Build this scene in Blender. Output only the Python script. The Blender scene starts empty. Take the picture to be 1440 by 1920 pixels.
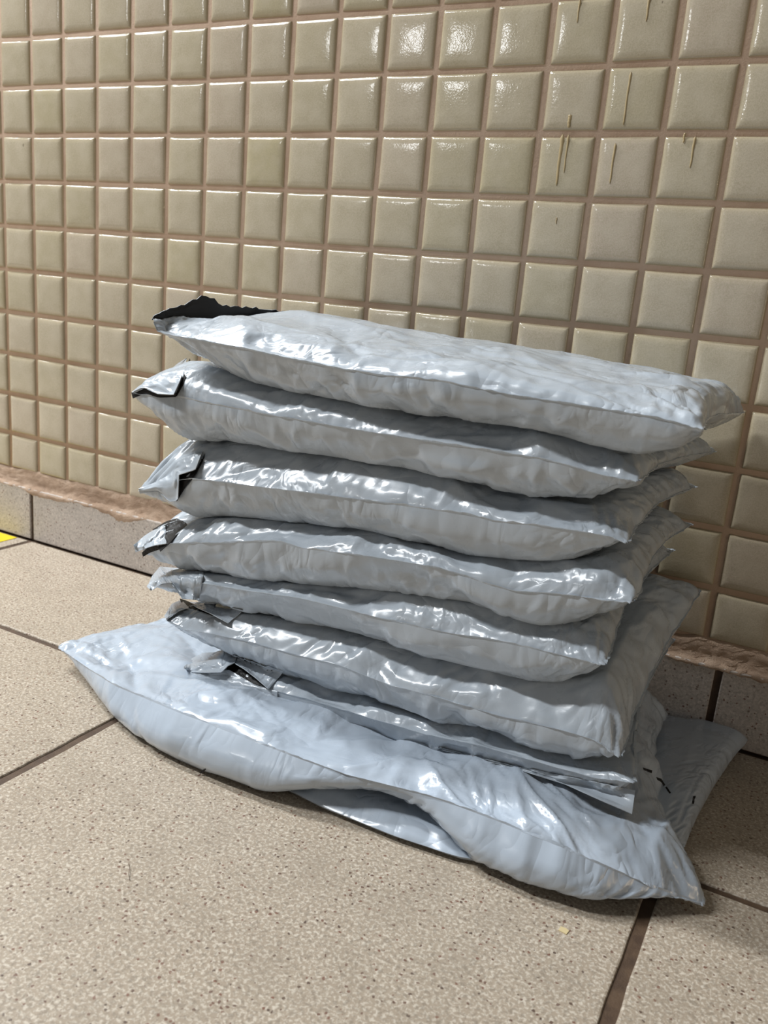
import bpy, bmesh, math
import numpy as np
from mathutils import Matrix, Vector

C = bpy.context.scene.collection
S = bpy.context.scene
rng = np.random.default_rng(7)

# ------------------------------------------------------------------ camera
CAM = np.array([0.8549, -0.7242, 0.3467])
FPX = 1593.2
_w = np.array([0.2305, 0.1460, -0.4779])


def _rot(w):
    th = np.linalg.norm(w)
    k = w / th
    K = np.array([[0, -k[2], k[1]], [k[2], 0, -k[0]], [-k[1], k[0], 0]])
    return np.eye(3) + math.sin(th) * K + (1 - math.cos(th)) * K @ K


RM = np.array([[1, 0, 0], [0, 0, -1], [0, 1, 0]], float) @ _rot(_w)   # rows: right, down, forward
cam_d = bpy.data.cameras.new('camera')
cam = bpy.data.objects.new('camera', cam_d)
C.objects.link(cam)
M = Matrix.Identity(4)
for r in range(3):
    M[r][0] = RM[0][r]
    M[r][1] = -RM[1][r]
    M[r][2] = -RM[2][r]
    M[r][3] = CAM[r]
cam.matrix_world = M
cam_d.sensor_fit = 'VERTICAL'
cam_d.sensor_height = 24.0
cam_d.lens = 24.0 * FPX / 1920.0
cam_d.clip_start = 0.01
cam_d.dof.use_dof = True
cam_d.dof.focus_distance = 0.62
cam_d.dof.aperture_fstop = 9.0
S.camera = cam

# ------------------------------------------------------------------ world, lamps, exposure
W = bpy.data.worlds.new('world')
S.world = W
W.use_nodes = True
W.node_tree.nodes['Background'].inputs[0].default_value = (0.96, 0.98, 1.0, 1)
W.node_tree.nodes['Background'].inputs[1].default_value = 0.085


def area(name, loc, target, sx, sy, power, col):
    d = bpy.data.lights.new(name, 'AREA')
    d.shape = 'RECTANGLE'
    d.size, d.size_y, d.energy, d.color = sx, sy, power, col
    o = bpy.data.objects.new(name, d)
    C.objects.link(o)
    o.location = loc
    v = Vector(target) - Vector(loc)
    q = v.to_track_quat('-Z', 'Y')
    o.rotation_euler = q.to_euler()
    return o


def tube(name, loc, L, wd, power, col):       # ceiling tube, long axis along the wall, shining down
    d = bpy.data.lights.new(name, 'AREA')
    d.shape = 'RECTANGLE'
    d.size, d.size_y, d.energy, d.color = L, wd, power, col
    o = bpy.data.objects.new(name, d)
    C.objects.link(o)
    o.location = loc
    return o


tube('ceiling_tube_light', (-1.75, -0.22, 2.6), 2.1, 0.10, 100, (0.95, 0.98, 1.0))
tube('ceiling_tube_light', (-1.55, -1.35, 2.6), 1.9, 0.14, 92, (0.95, 0.98, 1.0))
area('window_light', (-1.27, -3.6, 1.60), (0.5, 0, 0.5), 0.26, 0.22, 4, (0.97, 0.99, 1.0))
area('warm_lamp', (3.2, -1.25, 0.5), (0.8, 0, 0.3), 0.22, 0.8, 3.5, (1.0, 0.78, 0.52))

S.view_settings.view_transform = 'Standard'
S.view_settings.look = 'None'
S.view_settings.gamma = 1
S.view_settings.use_curve_mapping = False
S.view_settings.exposure = 0.33
S.render.film_transparent = False


# ------------------------------------------------------------------ node helpers
def new_mat(name):
    m = bpy.data.materials.new(name)
    m.use_nodes = True
    nt = m.node_tree
    return m, nt, nt.nodes['Principled BSDF']


def N(nt, t, **kw):
    n = nt.nodes.new(t)
    for k, v in kw.items():
        if isinstance(k, str) and hasattr(n, k):
            setattr(n, k, v)
    return n


def L(nt, a, b):
    nt.links.new(a, b)


def noise(nt, vec, scale, detail=3, rough=0.5, dist=0.0):
    n = nt.nodes.new('ShaderNodeTexNoise')
    n.inputs['Scale'].default_value = scale
    n.inputs['Detail'].default_value = detail
    n.inputs['Roughness'].default_value = rough
    n.inputs['Distortion'].default_value = dist
    if vec is not None:
        L(nt, vec, n.inputs['Vector'])
    return n.outputs[0]


def voro(nt, vec, scale, feature='F1', out='Distance', rand=1.0):
    n = nt.nodes.new('ShaderNodeTexVoronoi')
    n.feature = feature
    n.inputs['Scale'].default_value = scale
    n.inputs['Randomness'].default_value = rand
    if vec is not None:
        L(nt, vec, n.inputs['Vector'])
    return n.outputs[out]


def ramp(nt, fac, stops, interp='LINEAR'):
    n = nt.nodes.new('ShaderNodeValToRGB')
    n.color_ramp.interpolation = interp
    e = n.color_ramp.elements
    while len(e) > 1:
        e.remove(e[-1])
    e[0].position, e[0].color = stops[0][0], tuple(stops[0][1]) + (1,)
    for p, c in stops[1:]:
        x = e.new(p)
        x.color = tuple(c) + (1,)
    L(nt, fac, n.inputs[0])
    return n.outputs[0]


def mix(nt, fac, a, b, mode='MIX'):
    n = nt.nodes.new('ShaderNodeMix')
    n.data_type = 'RGBA'
    n.blend_type = mode
    for sock, v in ((n.inputs[0], fac), (n.inputs[6], a), (n.inputs[7], b)):
        if hasattr(v, 'is_linked'):
            L(nt, v, sock)
        elif isinstance(v, (int, float)):
            sock.default_value = v
        else:
            sock.default_value = tuple(v) + (1,)
    return n.outputs[2]


def math_(nt, op, a, b=0.0, clamp=False):
    n = nt.nodes.new('ShaderNodeMath')
    n.operation = op
    n.use_clamp = clamp
    for sock, v in ((n.inputs[0], a), (n.inputs[1], b)):
        if hasattr(v, 'is_linked'):
            L(nt, v, sock)
        else:
            sock.default_value = v
    return n.outputs[0]


def mapping(nt, vec, scale=(1, 1, 1), rot=(0, 0, 0), loc=(0, 0, 0)):
    n = nt.nodes.new('ShaderNodeMapping')
    n.inputs['Scale'].default_value = scale
    n.inputs['Rotation'].default_value = rot
    n.inputs['Location'].default_value = loc
    L(nt, vec, n.inputs['Vector'])
    return n.outputs[0]


def bump(nt, h, strength, dist, prev=None):
    n = nt.nodes.new('ShaderNodeBump')
    n.inputs['Strength'].default_value = strength
    n.inputs['Distance'].default_value = dist
    L(nt, h, n.inputs['Height'])
    if prev is not None:
        L(nt, prev, n.inputs['Normal'])
    return n.outputs[0]


def geo(nt):
    return nt.nodes.new('ShaderNodeNewGeometry').outputs['Position']


def attr(nt, name, out='Fac'):
    n = nt.nodes.new('ShaderNodeAttribute')
    n.attribute_name = name
    return n.outputs[out]


def srgb(r, g, b):
    f = lambda c: c / 12.92 if c <= 0.04045 else ((c + 0.055) / 1.055) ** 2.4
    return tuple(f(v / 255.0) for v in (r, g, b))


# ------------------------------------------------------------------ materials
def mat_floor(name, ca, cb, cdark, cl):
    m, nt, bs = new_mat(name)
    p = geo(nt)
    big = noise(nt, p, 9, 3)
    base = mix(nt, math_(nt, 'MULTIPLY', big, 1.0), ca, cb)
    fl = noise(nt, p, 500, 3, 0.6, 0.3)
    base = mix(nt, ramp(nt, fl, [(0.48, (0, 0, 0)), (0.62, (.85, .85, .85))]), base, cl)
    md = noise(nt, mapping(nt, p, loc=(3, 1, 7)), 380, 2.5, 0.6, 0.5)
    base = mix(nt, ramp(nt, md, [(0.50, (0, 0, 0)), (0.64, (.6, .6, .6))]), base, tuple(v * 0.55 for v in ca))
    v = nt.nodes.new('ShaderNodeTexVoronoi')
    v.inputs['Scale'].default_value = 400
    wp = nt.nodes.new('ShaderNodeVectorMath')
    wp.operation = 'ADD'
    L(nt, p, wp.inputs[0])
    nn = nt.nodes.new('ShaderNodeTexNoise')
    nn.inputs['Scale'].default_value = 500
    L(nt, p, nn.inputs['Vector'])
    sc = nt.nodes.new('ShaderNodeVectorMath')
    sc.operation = 'SCALE'
    sc.inputs['Scale'].default_value = 0.002
    L(nt, nn.outputs['Color'], sc.inputs[0])
    L(nt, sc.outputs[0], wp.inputs[1])
    L(nt, wp.outputs[0], v.inputs['Vector'])
    sep = nt.nodes.new('ShaderNodeSeparateColor')
    L(nt, v.outputs['Color'], sep.inputs[0])
    pick = math_(nt, 'GREATER_THAN', sep.outputs[0], 0.86)
    near = math_(nt, 'LESS_THAN', v.outputs['Distance'], 0.36)
    sp = math_(nt, 'MULTIPLY', pick, near)
    spc = mix(nt, sep.outputs[1], cdark, srgb(120, 78, 62))
    col = mix(nt, math_(nt, 'MULTIPLY', sp, 0.85), base, spc)
    dirt = noise(nt, mapping(nt, p, loc=(9, 2, 5)), 28, 4)
    col = mix(nt, ramp(nt, dirt, [(0.45, (0, 0, 0)), (0.75, (.35, .35, .35))]), col, tuple(v * 0.7 for v in ca))
    L(nt, col, bs.inputs['Base Color'])
    r = math_(nt, 'ADD', 0.30, math_(nt, 'MULTIPLY', fl, 0.25))
    L(nt, r, bs.inputs['Roughness'])
    L(nt, bump(nt, fl, 0.25, 0.0006), bs.inputs['Normal'])
    return m


M_FLOOR = mat_floor('speckled_floor_tile', srgb(170, 156, 138), srgb(160, 145, 127), srgb(66, 48, 40), srgb(208, 198, 182))
M_SKIRT = mat_floor('speckled_skirting_tile', srgb(194, 185, 177), srgb(184, 173, 163), srgb(104, 84, 72), srgb(212, 202, 192))


def mat_grout(name, c1, c2, c3, sc=60, rough=0.85, bmp=0.5):
    m, nt, bs = new_mat(name)
    p = geo(nt)
    n1 = noise(nt, p, sc, 5, 0.6)
    n2 = noise(nt, mapping(nt, p, loc=(4, 4, 4)), sc * 0.25, 4, 0.6)
    col = mix(nt, ramp(nt, n1, [(0.35, (0, 0, 0)), (0.65, (1, 1, 1))]), c1, c2)
    col = mix(nt, ramp(nt, n2, [(0.5, (0, 0, 0)), (0.72, (.8, .8, .8))]), col, c3)
    L(nt, col, bs.inputs['Base Color'])
    bs.inputs['Roughness'].default_value = rough
    L(nt, bump(nt, noise(nt, p, sc * 9, 4, 0.7), bmp, 0.001), bs.inputs['Normal'])
    return m


M_FGROUT = mat_grout('dark_floor_grout', srgb(72, 54, 40), srgb(92, 72, 54), srgb(56, 42, 34), 90, 0.6, 0.4)
M_WGROUT = mat_grout('pinkish_wall_grout', srgb(210, 184, 162), srgb(200, 173, 150), srgb(180, 150, 126), 50)
M_MORTAR = mat_grout('rough_mortar', srgb(190, 165, 143), srgb(172, 145, 122), srgb(146, 120, 98), 70, 0.95, 1.0)


def mat_tile():
    m, nt, bs = new_mat('cream_glazed_mosaic')
    p = geo(nt)
    tint = attr(nt, 'tint')
    col = ramp(nt, tint, [(0.0, srgb(198, 183, 166)), (0.3, srgb(199, 187, 166)), (0.75, srgb(194, 183, 158)), (1.0, srgb(188, 177, 144))])
    fine = noise(nt, p, 1000, 3, 0.7)
    col = mix(nt, ramp(nt, fine, [(0.35, (0.0, 0, 0)), (0.7, (.75, .75, .75))]), col, srgb(170, 160, 134))
    cloud = noise(nt, p, 55, 3)
    col = mix(nt, ramp(nt, cloud, [(0.4, (0, 0, 0)), (0.7, (.35, .35, .35))]), col, srgb(208, 198, 178))
    e = attr(nt, 'edge')
    col = mix(nt, math_(nt, 'MULTIPLY', e, 0.65), col, srgb(160, 142, 106))
    # small grey nicks and brown drips of old paint
    sp = voro(nt, mapping(nt, p, scale=(1, 1, 0.6)), 26)
    nick = math_(nt, 'LESS_THAN', sp, 0.035)
    col = mix(nt, math_(nt, 'MULTIPLY', nick, 0.6), col, srgb(110, 96, 84))
    dr = attr(nt, 'drip')
    dn = noise(nt, mapping(nt, p, scale=(1, 1, 0.3)), 260, 3, 0.6)
    dd = math_(nt, 'MULTIPLY', dr, ramp(nt, dn, [(0.38, (0.15, .15, .15)), (0.6, (1, 1, 1))]))
    col = mix(nt, math_(nt, 'MULTIPLY', dd, 0.75), col, srgb(150, 120, 74))
    L(nt, col, bs.inputs['Base Color'])
    bs.inputs['Roughness'].default_value = 0.10
    bs.inputs['Specular IOR Level'].default_value = 0.55
    b1 = bump(nt, noise(nt, p, 60, 2), 0.12, 0.0015)
    b2 = bump(nt, noise(nt, p, 600, 2, 0.5), 0.12, 0.0006, b1)
    L(nt, b2, bs.inputs['Normal'])
    return m


M_TILE = mat_tile()


def mat_poly(name, col, col2, rough=0.27, sheenmark=False, off=0.0):
    m, nt, bs = new_mat(name)
    uv = attr(nt, 'sheet', 'Vector')
    n0 = nt.nodes.new('ShaderNodeTexCoord').outputs['Object']
    uvm = mapping(nt, uv, loc=(off, off * 0.7, 0))
    c = mix(nt, noise(nt, uvm, 14, 3), col, col2)
    sm = noise(nt, uvm, 30, 4, 0.65)
    c = mix(nt, ramp(nt, sm, [(0.60, (0, 0, 0)), (0.80, (.12, .12, .12))]), c, srgb(150, 142, 132))
    L(nt, c, bs.inputs['Base Color'])
    rr = math_(nt, 'ADD', rough - 0.05, math_(nt, 'MULTIPLY', noise(nt, uvm, 60, 3), 0.12))
    L(nt, rr, bs.inputs['Roughness'])
    bs.inputs['Specular IOR Level'].default_value = 0.6
    bs.inputs['Coat Weight'].default_value = 0.35
    bs.inputs['Coat Roughness'].default_value = 0.12
    # crinkles: ridged noise and fold facets
    warp = nt.nodes.new('ShaderNodeTexNoise')
    warp.inputs['Scale'].default_value = 16
    L(nt, uvm, warp.inputs['Vector'])
    wv = nt.nodes.new('ShaderNodeVectorMath')
    wv.operation = 'MULTIPLY_ADD'
    wv.inputs[1].default_value = (0.05, 0.05, 0.05)
    L(nt, warp.outputs['Color'], wv.inputs[0])
    L(nt, uvm, wv.inputs[2])
    vm = wv.outputs[0]
    def ridge(scale, sx, sy, rz, loc):
        n_ = noise(nt, mapping(nt, vm, scale=(sx, sy, 1), rot=(0, 0, rz), loc=loc), scale, 1.2, 0.45)
        return math_(nt, 'ABSOLUTE', math_(nt, 'SUBTRACT', n_, 0.5))
    r1 = ridge(34, 1, 0.4, 0.25, (0, 0, 0))
    r2 = ridge(52, 0.45, 1, 0.6, (2, 2, 2))
    r3 = ridge(110, 1, 0.7, -0.4, (5, 3, 1))
    msk = ramp(nt, noise(nt, mapping(nt, uvm, loc=(5, 1, 0)), 12, 2), [(0.40, (0.10, .10, .10)), (0.60, (1, 1, 1))])
    msk2 = ramp(nt, noise(nt, mapping(nt, uvm, loc=(1, 7, 3)), 16, 2), [(0.45, (0.0, 0, 0)), (0.62, (1, 1, 1))])
    h = math_(nt, 'MULTIPLY', math_(nt, 'ADD', math_(nt, 'MULTIPLY', r1, 1.5), r2), msk)
    h = math_(nt, 'ADD', h, math_(nt, 'MULTIPLY', math_(nt, 'MULTIPLY', r3, msk2), 0.55))
    b1 = bump(nt, h, 0.85, 0.0055)
    b2 = bump(nt, noise(nt, uvm, 900, 2, 0.5), 0.05, 0.0004, b1)
    L(nt, b2, bs.inputs['Normal'])
    return m


M_POLY = mat_poly('grey_mailer_film', srgb(183, 191, 199), srgb(174, 183, 192))
M_POLY2 = mat_poly('grey_mailer_film_blue', srgb(181, 191, 203), srgb(172, 183, 195), 0.25, off=3.1)
M_INNER, _nt, _bs = new_mat('black_film_inside')
_bs.inputs['Base Color'].default_value = srgb(30, 28, 27) + (1,)
_bs.inputs['Roughness'].default_value = 0.5
_bs.inputs['Specular IOR Level'].default_value = 0.25
L(_nt, bump(_nt, noise(_nt, attr(_nt, 'sheet', 'Vector'), 60, 3), 0.5, 0.003), _bs.inputs['Normal'])


# ------------------------------------------------------------------ mesh helpers
def mesh_obj(name, verts, faces, mats, parent=None, smooth=True, midx=None, attrs=None, vattrs=None):
    me = bpy.data.meshes.new(name)
    me.from_pydata([tuple(map(float, v)) for v in verts], [], faces)
    for m in (mats if isinstance(mats, (list, tuple)) else [mats]):
        me.materials.append(m)
    if midx is not None:
        me.polygons.foreach_set('material_index', np.asarray(midx, dtype=np.int32))
    me.polygons.foreach_set('use_smooth', [smooth] * len(me.polygons))
    for k, v in (attrs or {}).items():
        a = me.attributes.new(k, 'FLOAT', 'POINT')
        a.data.foreach_set('value', np.asarray(v, dtype=np.float32))
    for k, v in (vattrs or {}).items():
        a = me.attributes.new(k, 'FLOAT_VECTOR', 'POINT')
        a.data.foreach_set('vector', np.asarray(v, dtype=np.float32).ravel())
    me.update()
    o = bpy.data.objects.new(name, me)
    C.objects.link(o)
    if parent is not None:
        o.parent = parent
        o.matrix_parent_inverse = Matrix.Translation(-Vector(parent.location))
    return o


def grid_faces(nu, nv, base=0, flip=False):
    a = (np.arange(nu - 1)[:, None] * nv + np.arange(nv - 1)[None, :] + base).ravel()
    f = np.stack([a, a + nv, a + nv + 1, a + 1], 1)
    if flip:
        f = f[:, ::-1]
    return f.tolist()


# ------------------------------------------------------------------ structure: wall
P = 0.05                      # mosaic pitch
ZF = 12.62 * P                # row line 0 above the floor
WX0, WX1 = -30, 44            # mosaic columns
ROWS = range(-14, 11)         # row r lies between line r and r+1


def noise1(n, k, r):
    x = r.normal(size=n + 2 * k)
    ker = np.hanning(k + 2)[1:-1]
    ker /= np.sqrt((ker ** 2).sum())
    return np.convolve(x, ker, 'same')[k:k + n]


verts, faces, midx, tint, edge, drip = [], [], [], [], [], []
# grout backing slab, front face at y=0
x0, x1, z0, z1 = WX0 * P, (WX1 + 1) * P, 0.0, ZF + 14 * P
vb = [(x0, 0, z0), (x1, 0, z0), (x1, 0, z1), (x0, 0, z1), (x0, .12, z0), (x1, .12, z0), (x1, .12, z1), (x0, .12, z1)]
verts += vb
faces += [[0, 1, 2, 3], [5, 4, 7, 6], [4, 0, 3, 7], [1, 5, 6, 2], [3, 2, 6, 7], [4, 5, 1, 0]]
midx += [1] * 6
tint += [0] * 8
edge += [0] * 8
drip += [0] * 8
prof = [(0.0, 0.0005), (0.0005, -0.0009), (0.0015, -0.0017), (0.0032, -0.0023), (0.0065, -0.0025)]   # inset, y
nprof = len(prof)
FLAT = [0.0, 0.25, 0.5, 0.75, 1.0]
# drips of old paint: (column, row, x fraction, z top fraction, z bottom fraction, width)
DR = {(12, 1): [(0.42, 0.0, 0.38, .03)], (13, 1): [(0.5, 0, .42, .035)],
      (13, 2): [(0.38, 0.12, 0.88, .032)], (12, 2): [(0.50, 0.72, 0.92, .05)],
      (12, 3): [(0.42, 0.02, 0.8, .05), (.52, .02, .6, .03)], (13, 3): [(0.30, 0.15, 0.75, .03)],
      (14, 3): [(0.5, 0.05, 0.5, .03), (.34, 0, .14, .03)], (12, 4): [(0.5, .3, .4, .02)]}
NT = 9                                          # lattice per tile
for c in range(WX0, WX1 + 1):
    for r in ROWS:
        gx0 = c * P + 0.0022 + rng.normal() * 0.0002
        gx1 = (c + 1) * P - 0.0022 + rng.normal() * 0.0002
        gz1 = ZF - r * P - 0.0022 + rng.normal() * 0.0002
        gz0 = ZF - (r + 1) * P + 0.0022 + rng.normal() * 0.0002
        if r == 10:
            gz0 = ZF - 10.87 * P
        cx, cz = (gx0 + gx1) / 2, (gz0 + gz1) / 2
        tx, tz = rng.normal() * 0.007, rng.normal() * 0.007
        ta = rng.normal() * 0.006
        t = min(1, max(0, rng.beta(1.6, 1.8)))
        b = len(verts)
        ins = [p_[0] for p_ in prof]
        xs = np.array([gx0 + i for i in ins] + [gx0 + ins[-1] + (gx1 - gx0 - 2 * ins[-1]) * k for k in (0.25, 0.5, 0.75)] + [gx1 - i for i in ins[::-1]])
        zs = np.array([gz0 + i for i in ins] + [gz0 + ins[-1] + (gz1 - gz0 - 2 * ins[-1]) * k for k in (0.25, 0.5, 0.75)] + [gz1 - i for i in ins[::-1]])
        n = len(xs)
        dI = np.array(list(range(nprof)) + [nprof + 0] * 3 + list(range(nprof))[::-1])
        dI = np.minimum(dI, nprof - 1)
        yv = np.array([p_[1] for p_ in prof])
        for i in range(n):
            for j in range(n):
                k = min(dI[i], dI[j])
                X, Z = xs[i], zs[j]
                # round the corners a little
                y = yv[k] + (X - cx) * tx + (Z - cz) * tz
                if k >= nprof - 1:
                    y -= 0.00035 * (1 - ((X - cx) / (P / 2)) ** 2) * (1 - ((Z - cz) / (P / 2)) ** 2)
                xr = cx + (X - cx) * math.cos(ta) - (Z - cz) * math.sin(ta)
                zr = cz + (X - cx) * math.sin(ta) + (Z - cz) * math.cos(ta)
                verts.append((xr, y, zr))
                tint.append(t)
                edge.append(1.0 - k / (nprof - 1.0))
                drip.append(0.0)
        faces += grid_faces(n, n, b)
        midx += [0] * ((n - 1) ** 2)
wall = mesh_obj('wall_back', verts, faces, [M_TILE, M_WGROUT], midx=midx, attrs=dict(tint=tint, edge=edge, drip=drip))
wall['kind'] = 'structure'


# drips are thin runs of dried paint on the glaze
def add_drips():
    m, nt, bs = new_mat('old_brown_drip')
    bs.inputs['Base Color'].default_value = srgb(172, 152, 112) + (1,)
    bs.inputs['Roughness'].default_value = 0.5
    for (c, r), lst in DR.items():
        vs, fs = [], []
        for fx, a, b_, w in lst:
            n = 16
            b0 = len(vs)
            for i in range(n):
                t = i / (n - 1)
                z = ZF - (r + a + (b_ - a) * t) * P
                x = (c + fx) * P + 0.00015 * math.sin(t * 9 + c)
                hw = w * P * 0.75 * (1 - 0.35 * t) * (0.9 + 0.1 * math.sin(i * 1.7))
                if i in (0, n - 1):
                    hw *= 0.3
                for dx, dy in ((-1, 0.0006), (-.6, 0.0), (.6, 0.0), (1, 0.0006)):
                    vs.append((x + dx * hw, -0.0032 + dy, z))
            fs += grid_faces(n, 4, b0)
        o = mesh_obj('trim_1', vs, fs, m)
        o.name = 'paint_drip'
        o['label'] = {(12, 1): 'brown drip on the tile right of the one with the long white glare, top row',
                      (13, 1): 'short brown drip with a ringed end on a tile in the top full row',
                      (13, 2): 'longest straight brown drip, on a tile of the second full row',
                      (12, 2): 'faint brown mark low on the tile left of the longest drip',
                      (12, 3): 'pair of brown drips running down a tile of the third full row',
                      (13, 3): 'thin broken brown drip on the greyer tile right of the double drip',
                      (14, 3): 'two small faint drips near the top of the tile furthest right in the third row',
                      (12, 4): 'tiny brown speck on the tile below the double drip'}[(c, r)]
        o['category'] = 'drip'
        o['group'] = 'old drips on the wall tiles'


add_drips()

# mortar band between the mosaic and the skirting tiles
def mortar():
    nx, nz = 900, 14
    xs = np.linspace(x0, x1, nx)
    up = ZF - 10.86 * P + 0.0016 * noise1(nx, 20, rng) + 0.0008 * noise1(nx, 5, rng)
    lo = ZF - 11.33 * P + 0.0013 * noise1(nx, 30, rng) + 0.0011 * noise1(nx, 6, rng) + 0.0006 * noise1(nx, 1, rng)
    # a smear running up over the tile at column 3, and one down over the skirting
    up += 0.012 * np.exp(-((xs - 0.195) / 0.014) ** 2)
    lo -= 0.006 * np.exp(-((xs - 0.15) / 0.02) ** 2)
    lo -= 0.004 * np.exp(-((xs - 0.0) / 0.05) ** 2)
    vs = []
    hump = rng.normal(size=(nx, nz)) * 0.00035
    for i in range(nx):
        for j in range(nz):
            t = j / (nz - 1)
            y = -0.0008 - 0.0018 * math.sin(math.pi * min(1, max(0, t)) ** 1.3) ** 0.7 + hump[i, j]
            y -= 0.0042 * (t < 0.45) * (1 - t / 0.45) * 1.0
            z_ = lo[i] + (up[i] - lo[i]) * t
            if z_ < ZF - 11.28 * P + 0.0006:
                y = min(y, -0.0090 + 0.0002 * hump[i, j] / 0.00035)
            if j == 0:
                y = -0.0080
            if j == nz - 1:
                y = 0.001
            vs.append((xs[i], y, lo[i] + (up[i] - lo[i]) * t))
    o = mesh_obj('trim_1', vs, grid_faces(nx, nz), M_MORTAR)
    o['kind'] = 'structure'


mortar()


# skirting tiles (two visible joints, in line with the floor joints)
def skirting():
    vs, fs, mi = [], [], []
    def box(a, b, bev=0.0012, m=0):
        bm = bmesh.new()
        bmesh.ops.create_cube(bm, size=1)
        for v in bm.verts:
            v.co = Vector([a[k] + (b[k] - a[k]) * (v.co[k] + .5) for k in range(3)])
        if bev:
            bmesh.ops.bevel(bm, geom=bm.edges[:], offset=bev, segments=2, profile=0.6, affect='EDGES')
        bm.verts.index_update()
        b0 = len(vs)
        vs.extend([tuple(v.co) for v in bm.verts])
        for f in bm.faces:
            fs.append([b0 + v.index for v in f.verts])
            mi.append(m)
        bm.free()
    ztop = ZF - 11.28 * P
    J = [-1.235, -0.825, -0.415, -0.005, 0.405, 0.8157, 1.226, 1.636, 2.05]
    for a, b in zip(J[:-1], J[1:]):
        box((a + .003, -0.0085, 0.0015), (b - .003, 0.0, ztop))
    box((J[0], -0.006, 0.0), (J[-1], 0.0, ztop - 0.002), 0, 1)
    o = mesh_obj('baseboard_back', vs, fs, [M_SKIRT, M_FGROUT], smooth=False, midx=mi)
    o['kind'] = 'structure'


skirting()


def floor():
    vs, fs, mi = [], [], []
    JX = [-1.235, -0.825, -0.415, -0.005, 0.405, 0.8157, 1.226, 1.636, 2.05]
    JY = [-1.85, -1.439, -1.029, -0.619, -0.2086, 0.0]
    # grout slab
    b = 0
    gx0, gx1, gy0, gy1 = JX[0], JX[-1], JY[0], 0.13
    vs += [(gx0, gy0, -0.0016), (gx1, gy0, -0.0016), (gx1, gy1, -0.0016), (gx0, gy1, -0.0016),
           (gx0, gy0, -0.05), (gx1, gy0, -0.05), (gx1, gy1, -0.05), (gx0, gy1, -0.05)]
    fs += [[0, 1, 2, 3], [7, 6, 5, 4], [4, 5, 1, 0], [5, 6, 2, 1], [6, 7, 3, 2], [7, 4, 0, 3]]
    mi += [1] * 6
    g = 0.0038
    for i in range(len(JX) - 1):
        for j in range(len(JY) - 1):
            a = np.array([JX[i] + g, JY[j] + g * .85])
            c = np.array([JX[i + 1] - g, JY[j + 1] - (g * .85 if j < 4 else 0.0085 + 0.003)])
            # outline with slightly uneven edges, then a bevel ring
            def side(p, q_, n=60):
                t = np.linspace(0, 1, n, endpoint=False)
                pts = p[None] + (q_ - p)[None] * t[:, None]
                d = (q_ - p) / np.linalg.norm(q_ - p)
                nrm = np.array([-d[1], d[0]])
                w = noise1(n, 4, rng) * 0.00022
                w[:2] = 0
                w[-2:] = 0
                return pts + nrm[None] * w[:, None]
            cs = [a, np.array([c[0], a[1]]), c, np.array([a[0], c[1]])]
            ring = np.concatenate([side(cs[k], cs[(k + 1) % 4]) for k in range(4)])
            ctr = (a + c) / 2
            half = (c - a) / 2
            n = len(ring)
            b = len(vs)
            for ins, z in ((0, -0.003), (0, -0.0011), (0.0005, -0.0003), (0.0014, 0.0)):
                s = (half - ins) / half
                for p_ in ring:
                    q_ = ctr + (p_ - ctr) * s
                    vs.append((q_[0], q_[1], z))
            for k in range(3):
                for e in range(n):
                    e2 = (e + 1) % n
                    fs.append([b + k * n + e, b + k * n + e2, b + (k + 1) * n + e2, b + (k + 1) * n + e])
                    mi.append(0)
            fs.append([b + 3 * n + e for e in range(n)])
            mi.append(0)
    o = mesh_obj('floor', vs, fs, [M_FLOOR, M_FGROUT], smooth=False, midx=mi)
    o['kind'] = 'structure'


floor()


# ------------------------------------------------------------------ bag builder
def ray(px, py):
    return RM.T @ np.array([(px - 720) / FPX, (py - 960) / FPX, 1.0])


def at_y(px, py, Y):
    d = ray(px, py)
    return CAM + (Y - CAM[1]) / d[1] * d


def at_z(px, py, Z):
    d = ray(px, py)
    return CAM + (Z - CAM[2]) / d[2] * d


def line_xz(pts, Y):
    a = np.array([at_y(p[0], p[1], Y) for p in pts])
    return a[:, 0], a[:, 2]


def smooth1(a, k):
    if k < 2:
        return a
    pad = np.concatenate([np.full(k, a[0]), a, np.full(k, a[-1])])
    ker = np.hanning(k + 2)[1:-1]
    ker /= ker.sum()
    return np.convolve(pad, ker, 'same')[k:-k]


def vnoise(U, V, scale, r):
    """smooth lattice value noise on physical sheet coordinates, in [-1,1]"""
    n = 64
    g = r.uniform(-1, 1, size=(n, n))
    x, y = U * scale + 31.7, V * scale + 17.3
    xi, yi = np.floor(x).astype(int), np.floor(y).astype(int)
    fx, fy = x - xi, y - yi
    fx, fy = fx * fx * (3 - 2 * fx), fy * fy * (3 - 2 * fy)
    a, b = g[xi % n, yi % n], g[(xi + 1) % n, yi % n]
    c, d = g[xi % n, (yi + 1) % n], g[(xi + 1) % n, (yi + 1) % n]
    return (a * (1 - fx) + b * fx) * (1 - fy) + (c * (1 - fx) + d * fx) * fy


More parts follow.
